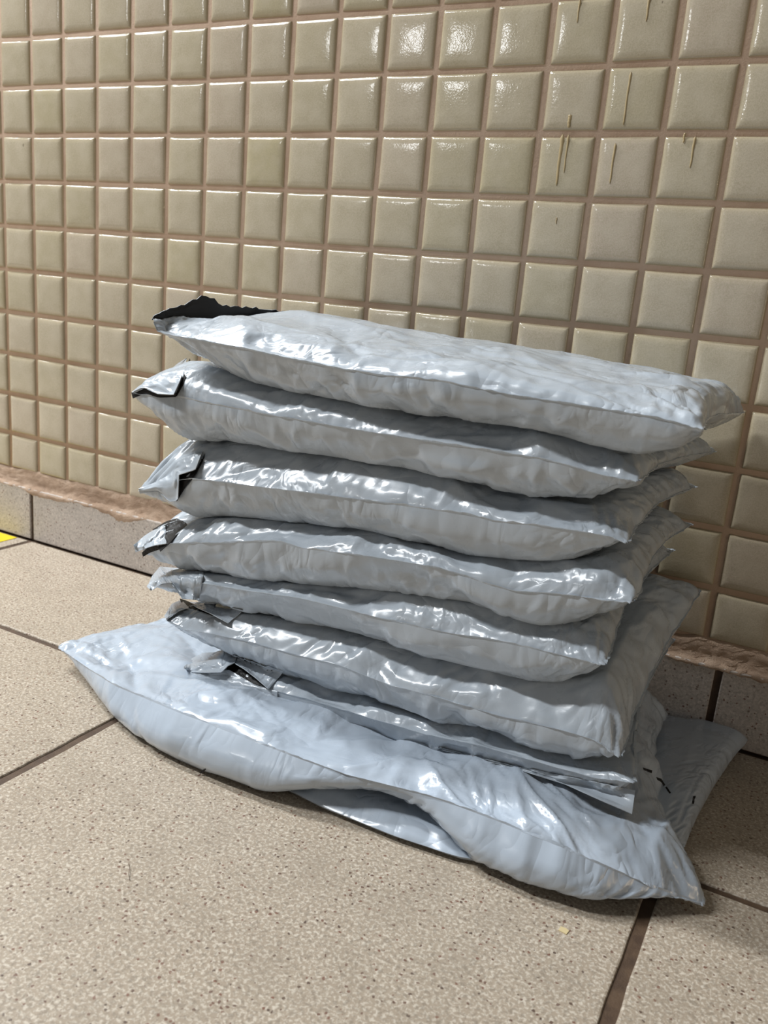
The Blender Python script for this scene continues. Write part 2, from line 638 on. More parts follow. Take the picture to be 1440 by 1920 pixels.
def facets(U, V, scale, r, warp=0.35):
    """flat triangular facets between random lattice heights: how thin film buckles"""
    n = 64
    g = r.uniform(-1, 1, size=(n, n))
    wx, wy = vnoise(U, V, scale * .8, r) * warp, vnoise(U, V, scale * .8, r) * warp
    x, y = U * scale + wx + 11.3, V * scale + wy + 7.7
    xi, yi = np.floor(x).astype(int), np.floor(y).astype(int)
    fx, fy = x - xi, y - yi
    a, b = g[xi % n, yi % n], g[(xi + 1) % n, yi % n]
    c, d = g[xi % n, (yi + 1) % n], g[(xi + 1) % n, (yi + 1) % n]
    flip = (xi * 7 + yi * 3) % 2 == 0
    lo = np.where(fx + fy < 1, a + (b - a) * fx + (c - a) * fy, d + (c - d) * (1 - fx) + (b - d) * (1 - fy))
    hi = np.where(fx > fy, a + (b - a) * fx + (d - b) * fy, a + (d - c) * fx + (c - a) * fy)
    return np.where(flip, lo, hi)


def blur(A, k):
    """separable box-ish blur of (nu, m, 3); clamp in u, periodic in v"""
    n = A.shape[0]
    P_ = np.concatenate([np.repeat(A[:1], k, 0), A, np.repeat(A[-1:], k, 0)], 0)
    cs = np.cumsum(np.concatenate([np.zeros_like(P_[:1]), P_], 0), 0)
    B = (cs[2 * k + 1:] - cs[:-(2 * k + 1)]) / (2 * k + 1)
    P_ = np.concatenate([B[:, -k:], B, B[:, :k]], 1)
    cs = np.cumsum(np.concatenate([np.zeros_like(P_[:, :1]), P_], 1), 1)
    return (cs[:, 2 * k + 1:] - cs[:, :-(2 * k + 1)]) / (2 * k + 1)


def quarter(t, t0, t1, r0, r1, total, ex=1.0, lin=0.0):
    """map sheet parameter t to (distance along, height factor) with rounded ends"""
    d = np.empty_like(t)
    h = np.ones_like(t)
    mid0, mid1 = r0, total - r1
    a = t < t0
    ph = (t / t0) * math.pi / 2
    d = np.where(a, r0 * ((1 - lin) * (1 - np.cos(ph)) + lin * t / t0), d)
    h = np.where(a, np.sin(ph) ** ex, h)
    c = t > 1 - t1
    ph = ((1 - t) / t1) * math.pi / 2
    d = np.where(c, total - r1 * ((1 - lin) * (1 - np.cos(ph)) + lin * (1 - t) / t1), d)
    h = np.where(c, np.sin(np.clip(ph, 0, 2)) ** ex, h)
    m = (~a) & (~c)
    d = np.where(m, mid0 + (mid1 - mid0) * (t - t0) / (1 - t0 - t1), d)
    return d, h


BAGS = {}


def make_sheet(key, front, back, top_f, bot_f, rl=0.05, rr=0.03, rf=0.024, rb=0.024, bow_l=0.010, bow_r=0.010,
               excess=0.16, iters=60, seed=0, nu=None, free_top=False, hook=None, amp=1.0, folds=1.5, clamp=True, cell=0.0021, et=1.0, eb=0.8, belly=None, rlt=None, rft=None, marks=None, weldfrac=.5, linb=.62, calm=1.0, right=None):
    """front/back: (n,3) polylines of the welded edges; top_f/bot_f(x,y) -> z of what lies above / below."""
    r = np.random.default_rng(seed)
    front, back = np.asarray(front, float), np.asarray(back, float)

    def resample(c):
        d = np.r_[0, np.cumsum(np.linalg.norm(np.diff(c, axis=0), axis=1))]
        return d / d[-1], d[-1]
    tf, lf = resample(front)
    tb, lb = resample(back)
    depth = np.linalg.norm((front[0] + front[-1]) / 2 - (back[0] + back[-1]) / 2)
    nu = nu or int(lf / cell)
    nv = int((depth + 0.02) / cell)
    u = np.linspace(0, 1, nu)
    v = np.linspace(0, 1, nv)
    su, hu = quarter(u, rl * 1.25 / lf, rr * 1.35 / lf, rl, rr, lf, 1.0, 0.55)
    ht = hu ** 0.6 if rlt is None else hu ** rlt
    sv, hv = quarter(v, rf * 1.3 / depth, rb * 1.45 / depth, rf, rb, depth, 1.0, linb)
    rt_ = rft or rf * 1.35
    svt, hvt = quarter(v, rt_ * 1.2 / depth, rb * 1.45 / depth, rt_, rb, depth, 1.0, 0.85)
    su, sv, svt = su / lf, sv / depth, svt / depth

    def ev(c, tc, s):
        return np.stack([np.interp(s, tc, c[:, k]) for k in range(3)], -1)
    F, B = ev(front, tf, su), ev(back, tb, su)
    for k in (1, 2):
        F[:, k] = smooth1(F[:, k], 5)

    def plan(q_):
        G_ = F[:, None] * (1 - q_)[None, :, None] + B[:, None] * q_[None, :, None]
        bulge = 4 * q_ * (1 - q_)
        G_[..., 0] += (bow_l * bulge)[None] * ((1 - su) ** 3)[:, None]
        G_[..., 0] -= (bow_r * bulge)[None] * (su ** 3)[:, None]
        return G_
    G, GT = plan(sv), plan(svt)
    H = ht[:, None] * hvt[None, :] ** et
    HB = hu[:, None] * hv[None, :] ** eb
    T, Bo = GT.copy(), G.copy()
    zt, zb = top_f(GT[..., 0], GT[..., 1]), bot_f(G[..., 0], G[..., 1])
    T[..., 2] = GT[..., 2] + (np.maximum(zt, GT[..., 2] + 0.001) - GT[..., 2]) * H
    Bo[..., 2] = G[..., 2] + (np.minimum(zb, G[..., 2] - 0.001) - G[..., 2]) * HB
    if belly is not None:
        Bo[..., 1] -= belly(G[..., 0]) * np.sin(np.pi * np.clip(v / 0.22, 0, 1))[None] ** 0.8
    if hook:
        hook(T, Bo, u, v, su, sv)
    # tube array: top front->back then bottom back->front
    X = np.concatenate([T, Bo[:, -2:0:-1]], 1)
    m = X.shape[1]
    X0 = X.copy()

    def weld(A):
        for i in (0, nu - 1):
            t_, b_ = A[i, 1:nv - 1].copy(), A[i, nv:][::-1].copy()
            av = (t_ + b_) / 2
            A[i, 1:nv - 1] = av
            A[i, nv:] = av[::-1]
    # seed creases: sharp folds in the film, fanning out from the welds and corners
    phys_u = np.broadcast_to((u * lf)[:, None], (nu, m))
    vv = np.concatenate([v, 2 - v[-2:0:-1]]) * depth
    phys_v = np.broadcast_to(vv[None], (nu, m))
    nrm = np.cross(np.gradient(X0, axis=0), np.roll(X0, -1, 1) - np.roll(X0, 1, 1))
    nrm /= np.linalg.norm(nrm, axis=2, keepdims=True) + 1e-12
    disp = np.zeros((nu, m))
    per = 2 * depth
    for k in range(int(folds * lf * 420)):
        kind = r.random()
        if kind < weldfrac:       # across the front weld
            cu, cv, th = r.uniform(0, lf), abs(r.normal(0.012, 0.02)), r.normal(math.pi / 2, 0.55)
            ln, wd, am = r.uniform(.008, .045), r.uniform(.0010, .0045), r.uniform(.0004, .0022)
            if r.random() < .5:
                cv = per - cv
        elif kind < 0.72:     # long slanting folds
            cu, cv, th = r.uniform(0, lf), r.uniform(-.05, .12), r.normal(0.35, 0.35) * r.choice([-1, 1])
            ln, wd, am = r.uniform(.03, .10), r.uniform(.003, .010), r.uniform(.0008, .0034)
        elif kind < 0.88:     # corner fans on the right
            cu, cv, th = lf - abs(r.normal(0.01, 0.022)), r.uniform(-.05, depth), r.normal(0.15, 0.5)
            ln, wd, am = r.uniform(.015, .05), r.uniform(.0015, .005), r.uniform(.0006, .0028)
        else:
            cu, cv, th = abs(r.normal(0.01, 0.03)), r.uniform(-.05, depth), r.normal(0, 0.6)
            ln, wd, am = r.uniform(.012, .04), r.uniform(.0015, .004), r.uniform(.0006, .0022)
        dv_ = (phys_v - cv + per / 2) % per - per / 2
        du_ = phys_u - cu
        along = du_ * math.cos(th) + dv_ * math.sin(th)
        acr = -du_ * math.sin(th) + dv_ * math.cos(th)
        acr = acr + r.uniform(-6, 6) * along ** 2
        tap = np.clip(1 - (along / ln) ** 2, 0, 1) ** 1.5
        sg = r.choice([-1, 1, 1])
        side = np.where(acr > 0, wd, wd * r.uniform(1, 3.2))
        disp += sg * am * amp * tap * np.exp(-np.abs(acr) / side)
    disp += amp * (0.0026 * facets(phys_u, phys_v * 1.3, 20, r) + 0.0010 * facets(phys_u * 1.2 + phys_v * .5, phys_v, 46, r)
                   + 0.0003 * facets(phys_u + phys_v, phys_v - phys_u * .4, 100, r))
    for u0_, v0_, u1_, v1_, wd_, am_ in (marks or []):
        th = math.atan2(v1_ - v0_, u1_ - u0_)
        ln = math.hypot(v1_ - v0_, u1_ - u0_)
        dv_ = (phys_v - (v0_ % per) + per / 2) % per - per / 2
        du_ = phys_u - u0_
        s1 = (du_ * math.cos(th) + dv_ * math.sin(th)) / ln
        acr = -du_ * math.sin(th) + dv_ * math.cos(th) + 0.003 * np.sin(s1 * 5)
        tap = np.clip(np.minimum(s1 + .15, 1.15 - s1) / .3, 0, 1) ** 1.3
        disp += am_ * tap * np.exp(-np.abs(acr) / np.where(acr > 0, wd_, wd_ * 1.8))
    disp *= np.where(phys_v > depth * 1.4, calm, 1.0)
    edge_fade = np.minimum(1, 0.12 + np.minimum(phys_v % depth, depth - phys_v % depth) / 0.008)
    lim = 0.007 * amp
    Xb = X0.copy()
    X0 = X0 + nrm * (lim * np.tanh(disp / lim) * edge_fade)[..., None]
    if clamp:
        if not free_top:
            X0[:, :nv, 2] = np.minimum(X0[:, :nv, 2], np.maximum(top_f(X0[:, :nv, 0], X0[:, :nv, 1]) - .0004, Xb[:, :nv, 2]))
        X0[..., 2] = np.maximum(X0[..., 2], np.minimum(bot_f(X0[..., 0], X0[..., 1]) + .0004, Xb[..., 2]))
    X = X0.copy()
    weld(X)
    # rest lengths of a flat sheet
    du = np.linalg.norm(np.diff(X0, axis=0), axis=2)
    row = du.sum(0)
    want = row + (np.percentile(row, 92) - row) * excess
    ru = du * (np.maximum(want, row * (1.012 if excess else 1.0)) / row)[None]
    dv = np.linalg.norm(np.roll(X0, -1, 1) - X0, axis=2)
    colT = dv[:, :nv - 1].sum(1)
    colB = dv[:, nv - 1:].sum(1)
    rv = dv.copy()
    wT = colT + np.maximum(np.percentile(colT, 85) - colT, 0) * excess * 0.7
    wB = colB + np.maximum(np.percentile(colB, 85) - colB, 0) * excess * 0.7
    rv[:, :nv - 1] *= (np.maximum(wT, colT * (1.01 if excess else 1.0)) / colT)[:, None]
    rv[:, nv - 1:] *= (np.maximum(wB, colB * (1.01 if excess else 1.0)) / colB)[:, None]
    local = 1 + (0.012 if excess else 0) * vnoise(phys_u, phys_v, 50, r)
    ru = ru * local[:-1]
    rv = rv * local
    d1 = np.sqrt(ru[:, :] ** 2 + ((rv[:-1] + rv[1:]) / 2) ** 2)

    def fix(A, B_, rest, lo=1.0, k=0.5, only=None):
        D = B_ - A
        ln = np.sqrt((D * D).sum(-1)) + 1e-12
        f = (ln - rest) / ln
        if only == 'short':
            f = np.minimum((ln - rest * lo) / ln, 0)
        return D * (f * k)[..., None]

    kb = 3
    for it in range(iters):
        a = np.zeros_like(X)
        c = fix(X[:-1], X[1:], ru)
        a[:-1] += c
        a[1:] -= c
        Xn = np.roll(X, -1, 1)
        c = fix(X, Xn, rv)
        a += c
        a -= np.roll(c, 1, 1)
        c = fix(X[:-1], Xn[1:], d1, k=0.25)
        a[:-1] += c
        a[1:] -= np.roll(c, 1, 1)
        c = fix(Xn[:-1], X[1:], d1, k=0.25)
        a[:-1] += np.roll(c, 1, 1)
        a[1:] -= c
        # bending: keep two-step distances from collapsing
        c = fix(X[:-2], X[2:], ru[:-1] + ru[1:], lo=0.80, k=0.3, only='short')
        a[:-2] += c
        a[2:] -= c
        X2 = np.roll(X, -2, 1)
        c = fix(X, X2, rv + np.roll(rv, -1, 1), lo=0.80, k=0.3, only='short')
        a += c
        a -= np.roll(c, 2, 1)
        X = X + a * 0.36
        X += blur(X0 - X, kb) * (0.10 if it < iters * 0.8 else 0.05)
        if it < iters * 0.9:
            X += (X0 - X) * 0.006
        if clamp:
            tz = top_f(X[:, :nv, 0], X[:, :nv, 1]) - 0.0004
            if not free_top:
                X[:, :nv, 2] = np.minimum(X[:, :nv, 2], np.maximum(tz, Xb[:, :nv, 2]))
            bz = bot_f(X[..., 0], X[..., 1]) + 0.0004
            X[..., 2] = np.maximum(X[..., 2], np.minimum(bz, Xb[..., 2]))
        X[:, 0] += (Xb[:, 0] - X[:, 0]) * 0.10
        for i_ in (0, -1):
            X[i_, 0] = Xb[i_, 0]
            X[i_, nv - 1] = Xb[i_, nv - 1]
        X[..., 1] = np.minimum(X[..., 1], -0.0045 - 0.006 * (X[..., 2] < 0.075))
        X[..., 2] = np.maximum(X[..., 2], 0.0006)
        weld(X)
    d = dict(X=X, X0=X0, nu=nu, nv=nv, m=m, lf=lf, depth=depth, pu=phys_u, pv=phys_v)
    BAGS[key] = d
    return d


def film_mesh(name, d, mat, parent, off=0.0):
    nu, m, nv = d['nu'], d['m'], d['nv']
    X = np.concatenate([d['X'], d['X'][:, :1]], 1)        # the weld gets its own seam column
    pu = np.concatenate([d['pu'], d['pu'][:, :1]], 1)
    pv = np.concatenate([d['pv'], d['pv'][:, :1] * 0 + 2 * d['depth']], 1)
    verts = X.reshape(-1, 3)
    idx = np.arange(nu * (m + 1)).reshape(nu, m + 1)
    q = np.stack([idx[:-1, :-1], idx[1:, :-1], idx[1:, 1:], idx[:-1, 1:]], -1).reshape(-1, 4)
    sh = np.stack([pu + off, pv + off * .37, np.zeros_like(pu)], -1).reshape(-1, 3)
    o = mesh_obj(name, verts, q.tolist(), mat, parent, vattrs=dict(sheet=sh))
    return o


def ribbon(name, pts, nrm, width, mat, parent, rag=0.0, seed=0, thick=0.0003):
    """a thin welded lip standing out from a polyline; nrm gives the outward direction"""
    r = np.random.default_rng(seed)
    n = len(pts)
    w = width * (1 + rag * noise1(n, 3, r))
    w = np.clip(w, 0.0002, None)
    up = np.array([0, 0, thick])
    a = pts - nrm * 0.0008
    b = pts + nrm * w[:, None]
    vs = np.concatenate([a + up, b + up * .6, b - up * .6, a - up])
    fs = []
    for k in range(4):
        k2 = (k + 1) % 4
        for i in range(n - 1):
            fs.append([k * n + i, k * n + i + 1, k2 * n + i + 1, k2 * n + i])
    sh = np.zeros((4 * n, 3))
    sh[:, 0] = np.tile(np.linspace(0, .4, n), 4)
    return mesh_obj(name, vs, fs, mat, parent, vattrs=dict(sheet=sh), smooth=False)


def two_ply(name, Gr, mats, parent, thick=0.0005, off=0.0):
    """Gr (a,b,3) grid; outer skin with mats[0], inner (offset against the normal) with mats[1]"""
    a, b = Gr.shape[:2]
    n = np.cross(np.gradient(Gr, axis=0), np.gradient(Gr, axis=1))
    n /= np.linalg.norm(n, axis=2, keepdims=True) + 1e-12
    In = Gr - n * thick
    vs = np.concatenate([Gr.reshape(-1, 3), In.reshape(-1, 3)])
    f1 = grid_faces(a, b, 0)
    f2 = grid_faces(a, b, a * b, True)
    rim = []
    ring = [(i, 0) for i in range(a)] + [(a - 1, j) for j in range(1, b)] + [(i, b - 1) for i in range(a - 2, -1, -1)] + [(0, j) for j in range(b - 2, 0, -1)]
    ids = [i * b + j for i, j in ring]
    for k in range(len(ids)):
        p_, q_ = ids[k], ids[(k + 1) % len(ids)]
        rim.append([q_, p_, p_ + a * b, q_ + a * b])
    U, V = np.meshgrid(np.linspace(0, .025, a), np.linspace(0, .08, b), indexing='ij')
    sh = np.stack([U + off, V, V * 0], -1).reshape(-1, 3)
    o_ = mesh_obj(name, vs, f1 + f2 + rim, list(mats), parent, midx=[0] * len(f1) + [1] * len(f2) + [0] * len(rim),
                  vattrs=dict(sheet=np.concatenate([sh, sh])))
    o_.data.polygons.foreach_set('use_smooth', [True] * (len(f1) + len(f2)) + [False] * len(rim))
    es = {tuple(sorted(e_.vertices)): e_.index for e_ in o_.data.edges}
    se = np.zeros(len(o_.data.edges), bool)
    for k in range(len(ids)):
        for dd_ in (0, a * b):
            se[es[tuple(sorted((ids[k] + dd_, ids[(k + 1) % len(ids)] + dd_)))]] = True
    at_ = o_.data.attributes.new('sharp_edge', 'BOOLEAN', 'EDGE')
    at_.data.foreach_set('value', se)
    return o_


def root(name, loc, label, cat, group=None):
    o = bpy.data.objects.new(name, None)
    o.empty_display_size = 0.05
    C.objects.link(o)
    o.location = loc
    o['label'], o['category'] = label, cat
    if group:
        o['group'] = group
    return o


# ------------------------------------------------------------------ measured lines of the pile (front welds and creases between bags)
Y1, Y2, Y3, Y4, Y5, Y6, Y7 = -.250, -.240, -.235, -.235, -.230, -.228, -.225
SEAM = {
    1: [(286, 596), (297, 622), (330, 630), (453, 653), (603, 685), (703, 703), (820, 714), (955, 740), (1111, 764), (1227, 784), (1321, 805)],
    2: [(247, 737), (285, 742), (326, 743), (470, 772), (603, 795), (678, 808), (820, 830), (978, 855), (1022, 862), (1129, 891), (1197, 902)],
    3: [(259, 922), (300, 905), (366, 898), (478, 912), (595, 926), (820, 957), (889, 967), (924, 978), (995, 984), (1138, 1004), (1177, 1018)],
    4: [(251, 1028), (285, 1024), (320, 1019), (407, 1018), (524, 1015), (557, 1027), (678, 1042), (820, 1064), (889, 1086), (920, 1098), (969, 1110), (1036, 1113), (1186, 1129)],
    5: [(275, 1100), (320, 1094), (374, 1093), (453, 1107), (566, 1123), (628, 1138), (720, 1161), (820, 1184), (933, 1202), (1058, 1230), (1135, 1247)],
    6: [(308, 1160), (349, 1180), (395, 1188), (470, 1205), (553, 1228), (637, 1248), (728, 1284), (820, 1307), (933, 1342), (1067, 1373), (1120, 1388), (1163, 1420)],
    7: [(345, 1270), (400, 1278), (487, 1290), (595, 1317), (640, 1331), (800, 1378), (898, 1398), (1013, 1431), (1120, 1460), (1191, 1467)],
}
YS = {1: Y1, 2: Y2, 3: Y3, 4: Y4, 5: Y5, 6: Y6, 7: Y7}
ZBACK = {1: .2785, 2: .245, 3: .215, 4: .184, 5: .160, 6: .131, 7: .084}
XBACK = {1: .797, 2: .782, 3: .773, 4: .775, 5: .765, 6: .790, 7: .778}
CREASE = {   # (lower outline of bag i / upper of bag i+1), z at the wall
    0: ([(330, 585), (412, 571), (470, 573), (640, 594), (800, 628), (960, 652), (1130, 682), (1260, 708)], -.12, .292),
    1: ([(360, 672), (457, 710), (553, 732), (678, 753), (782, 774), (911, 791), (1013, 802), (1084, 822), (1187, 847)], -.222, .262),
    2: ([(303, 799), (362, 822), (470, 832), (582, 845), (720, 866), (800, 878), (889, 902), (1000, 929), (1102, 944), (1160, 948)], -.212, .230),
    3: ([(303, 953), (362, 969), (453, 966), (595, 982), (678, 986), (820, 1017), (889, 1033), (978, 1042), (1111, 1042), (1178, 1033)], -.210, .200),
    4: ([(299, 1061), (387, 1065), (491, 1079), (574, 1088), (678, 1098), (820, 1112), (889, 1122), (956, 1142), (1022, 1160), (1089, 1163), (1178, 1148)], -.208, .172),
    5: ([(345, 1130), (453, 1144), (566, 1165), (678, 1190), (820, 1221), (911, 1244), (1000, 1271), (1089, 1273), (1130, 1262)], -.206, .146),
    6: ([(366, 1200), (428, 1223), (512, 1252), (628, 1286), (720, 1311), (820, 1340), (911, 1360), (1022, 1400), (1111, 1422), (1162, 1424)], -.204, .108),
    7: ([(345, 1300), (487, 1338), (532, 1346), (657, 1371), (741, 1390), (800, 1402), (956, 1434), (1067, 1458), (1156, 1489), (1190, 1493)], -.204, .062),
}


def crease_f(i):
    pts, Y, zb = CREASE[i]
    xs, zs = line_xz(pts, Y)
    o_ = np.argsort(xs)
    xs, zs = xs[o_], zs[o_]

    def f(x, y):
        zf = np.interp(x, xs, zs)
        t = np.clip((y - (Y + 0.01)) / (-0.02 - Y), 0, 1)
        if i == 0:
            t = np.clip((y + 0.12) / 0.11, 0, 1)
            tt = np.clip((-0.12 - y) / 0.11, 0, 1)
            return zf * (1 - t ** 2) + (zb + (zf - zb) * .5) * t ** 2 - 0.006 * tt
        return zf * (1 - t) + zb * t
    return f


CF = {i: crease_f(i) for i in CREASE}


def low_f(x, y):                   # top of the flat bag lying under everything
    s = np.clip((y + 0.275) / 0.045, 0, 1)
    s = s * s * (3 - 2 * s)
    b = np.exp(-((x - 0.640) / 0.062) ** 4)
    z = np.maximum(0.012 * s, 0.018 * b)
    return z * (x > 0.40) * np.clip((x - 0.40) / 0.05, 0, 1)


LABEL = {
    1: 'topmost grey mailing bag of the pile, open black-lined flap standing up at its left end',
    2: 'grey mailing bag second from the top, crumpled bright corner at its front right',
    3: 'grey mailing bag third from the top, long folded flap with black edge at left',
    4: 'grey mailing bag fourth from the top, slanting folds across its front',
    5: 'grey mailing bag fifth from the top, square flap hanging over its left end',
    6: 'grey mailing bag sixth from the top, triangular flap tip at left, upturned rear corner',
    7: 'thin grey mailing bag with crumpled rolled left end, lying on the widest bag',
}
GROUP = 'grey mailing bags stacked against the tiled wall'


def hook_bag4(T, Bo, u, v, su, sv):
    pass


PAR = {
    1: dict(marks=[(.14, .07, .185, .005, .006, -.004), (.33, .06, .378, .0, .006, .004), (.20, .05, .27, .01, .005, .003)], rlt=.3, rl=.075, rr=.045, rf=.030, free_top=True, bow_r=.012, seed=11),
    2: dict(marks=[(.30, .025, .335, -.02, .005, .0035), (.345, .03, .395, .0, .006, .003)], rl=.055, rr=.042, rf=.026, seed=12),
    3: dict(marks=[(.25, .028, .315, .0, .006, .0035), (.275, .02, .35, -.01, .005, -.0025)], rl=.050, rr=.042, rf=.026, seed=13),
    4: dict(marks=[(.24, .024, .345, -.032, .007, .0045), (.205, .02, .30, -.03, .007, -.004), (.11, .0, .135, -.03, .005, .003)], rl=.045, rr=.044, rf=.026, seed=14),
    5: dict(rl=.045, rr=.040, rf=.026, seed=15),
    6: dict(marks=[(.335, .035, .372, .006, .006, .003), (.355, .005, .345, -.022, .005, -.003)], rl=.045, rr=.036, rf=.026, seed=16, bow_r=.006),
    7: dict(rl=.040, rr=.042, rf=.020, seed=17),
}


def bag(i):
    Y = YS[i]
    f = np.array([at_y(p[0], p[1], Y) for p in SEAM[i]])
    # the weld bows outward a little between the corners
    t = np.linspace(0, 1, len(f))
    zl = f[0, 2] * .35 + ZBACK[i] * .65
    bx = np.linspace(f[0, 0] + 0.004, XBACK[i], 8)
    back = np.stack([bx, np.full(8, -0.030), np.linspace(zl, ZBACK[i], 8)], 1)
    back[-1, 1] = -0.012
    back[-2, 1] = -0.022
    d = make_sheet(i, f, back, CF[i - 1], CF[i], **PAR[i])
    cx = float((f[0, 0] + f[-1, 0]) / 2)
    rt = root('mailing_bag', (cx, -0.13, float(CF[i](np.array(cx), np.array(-.13)))), LABEL[i], 'bag', GROUP)
    film_mesh('film_body', d, M_POLY, rt, off=i * 0.83)
    X = d['X']
    e = X[:, 0]
    out = e - (X[:, 3] + X[:, -3]) / 2
    out[:, 0] *= 0.2
    out /= np.linalg.norm(out, axis=1, keepdims=True)
    k0 = 3
    ribbon('side_weld', e[k0:-1], out[k0:-1], 0.0010, M_POLY, rt, rag=0.35, seed=i)
    e = X[-1, :d['nv']]
    out = np.tile([1.0, 0, 0], (len(e), 1))
    ribbon('end_weld', e[1:-1], out[1:-1], 0.0010, M_POLY, rt, rag=0.3, seed=i + 50)
    return rt, d


def flap_over(name, rt, d, v0, v1, uf, lift, nseed, wrap=0.010, mats=None, lip=None, off=0.0):
    """a flap folded over the left end: follows the top skin at an offset; uf(t) = how far it reaches (m)"""
    r = np.random.default_rng(nseed)
    X, nv, nu = d['X'], d['nv'], d['nu']
    cu = d['lf'] / (nu - 1)
    A, Bn = 26, 46
    G = np.zeros((A, Bn, 3))
    for b in range(Bn):
        t = b / (Bn - 1)
        vv = (v0 + (v1 - v0) * t) * (nv - 1)
        reach = uf(t) * (1 + 0.05 * noise1(1, 1, r)[0])
        for a in range(A):
            s = a / (A - 1)
            x = -wrap + (reach + wrap) * s
            ii = max(0.0, x / cu)
            i0, j0 = int(ii), int(vv)
            i1, j1 = min(i0 + 1, nu - 1), min(j0 + 1, nv - 1)
            fi, fj = ii - i0, vv - j0
            p = (X[i0, j0] * (1 - fi) + X[i1, j0] * fi) * (1 - fj) + (X[i0, j1] * (1 - fi) + X[i1, j1] * fi) * fj
            p = p.copy()
            if x < 0:
                p[0] += x * 0.55
                p[2] += x * 0.25
            e = lift(s, t)
            p[2] += 0.0012 + e
            p[0] -= 0.0010
            p[1] -= 0.0015 * (1 - t)
            G[a, b] = p
    n1 = vnoise(*np.meshgrid(np.linspace(0, .05, A), np.linspace(0, .2, Bn), indexing='ij'), 90, r)
    G[..., 2] += 0.0008 * n1
    if lip:
        lip(G)
    # G u (x+) cross v (y+) points up: outer skin up
    return two_ply(name, G, mats or (M_POLY, M_INNER), rt, off=off)


roots = {}
for i in range(1, 8):
    roots[i] = bag(i)


# ---- flaps ----
def bump1(t, c, w):
    return math.exp(-((t - c) / w) ** 2)


# bag 1: the flap stands up along the left end, black lining towards the bag
def flap1():
    rt, d = roots[1]
    X, nv = d['X'], d['nv']
    r = np.random.default_rng(5)
    B_, A = 60, 12
    G = np.zeros((A, B_, 3))
    top_px = [(283, 590), (310, 579), (345, 570), (362, 561), (380, 553), (396, 557), (412, 571), (470, 575), (560, 588), (600, 590), (640, 589), (658, 598)]
    for b in range(B_):
        t = b / (B_ - 1)
        p = X[0, int(t * (nv - 1))]
        hgt_old = 0.003 + 0.017 * min(1, t / .3) * (t < .3) + (t >= .3) * (0.020 * math.exp(-((t - .3) / .06) ** 2) + 0.009 * math.exp(-((t - .9) / .09) ** 2) + .002)
        q_ = RM @ (p - CAM)
        ppx, ppy = 720 + FPX * q_[0] / q_[2], 960 + FPX * q_[1] / q_[2]
        ty = np.interp(ppx, [a_[0] for a_ in top_px], [a_[1] for a_ in top_px])
        hgt = max(0.0015, (ppy - ty) * q_[2] / FPX / 1.25) * (1 + 0.04 * math.sin(b * 2.3))
        for a in range(A):
            s = a / (A - 1)
            G[a, b] = p + np.array([-0.001 + 0.002 * s - 0.002 * s * math.sin(t * 9) + 0.010 * s * s * (t > .5), 0, -0.001 + hgt * s * 1.25])
    two_ply('open_flap', G, (M_POLY, M_INNER), rt)


flap1()


def patch(name, i, c1, c2, mats, n=40, m_=14, puff=0.003, wr=0.0012, seed=0, Y=None, rt=None):
    """a loose piece of film between two edge lines; each point is (image x, image y, depth behind the front weld)"""
    r = np.random.default_rng(seed + i * 10)
    Y = YS[i] if Y is None else Y

    def curve(c):
        P3 = np.array([at_y(a[0], a[1], Y + a[2]) for a in c])
        d = np.r_[0, np.cumsum(np.linalg.norm(np.diff(P3, axis=0), axis=1))]
        t = np.linspace(0, d[-1], n)
        Q = np.stack([np.interp(t, d, P3[:, k]) for k in range(3)], -1)
        return Q
    A, B_ = curve(c1), curve(c2)
    s_ = np.linspace(0, 1, m_)
    G = A[None] * (1 - s_)[:, None, None] + B_[None] * s_[:, None, None]
    U, V = np.meshgrid(np.linspace(0, .04, m_), np.linspace(0, .12, n), indexing='ij')
    toward = CAM - G
    toward /= np.linalg.norm(toward, axis=2, keepdims=True)
    k = np.sin(np.pi * s_ * .9)[:, None] * np.sin(np.pi * np.linspace(0, 1, n))[None] ** .5
    dsp = puff * k + wr * vnoise(U, V, 60, r) * (.4 + k) + wr * .8 * np.abs(vnoise(U, V, 110, r))
    # drape the piece on the bags behind it
    D = np.linalg.norm(G - CAM, axis=2)
    S_ = np.full(D.shape, np.nan)
    for a in range(D.shape[0]):
        for b in range(D.shape[1]):
            h_ = BVH.ray_cast(Vector(CAM), Vector(-toward[a, b]))
            if h_[0] is not None and abs(h_[3] - D[a, b]) < 0.05:
                S_[a, b] = h_[3] - D[a, b]
    if np.isfinite(S_).any():
        hit = np.isfinite(S_)
        fill = np.where(hit, S_, 0.0)
        wgt = hit.astype(float)
        A_, W_ = fill.copy(), wgt.copy()
        for _ in range(300):
            for ax in (0, 1):
                A_ = (np.roll(A_, 1, ax) + np.roll(A_, -1, ax) + 2 * A_) / 4
                W_ = (np.roll(W_, 1, ax) + np.roll(W_, -1, ax) + 2 * W_) / 4
            A_ = np.where(hit, fill, A_)
            W_ = np.where(hit, 1.0, W_)
        S_ = A_ / np.maximum(W_, 1e-6)
        Sm = S_.copy()
        for _ in range(14):
            Sp = np.pad(Sm, 1, mode='edge')
            Sm = (Sp[:-2, 1:-1] + Sp[2:, 1:-1] + Sp[1:-1, :-2] + Sp[1:-1, 2:]) / 4
        S_ = np.where(hit, np.minimum(S_, Sm), Sm)
        G = G - toward * S_[..., None]
    G = G + toward * (dsp + (0.0005 if mats is LN else 0.0016))[..., None]
    nn = np.cross(np.gradient(G, axis=0), np.gradient(G, axis=1))
    if (nn * toward).sum() < 0:
        G = G[:, ::-1]
    return two_ply(name, G, mats, rt or roots[i][0], off=seed * .31)


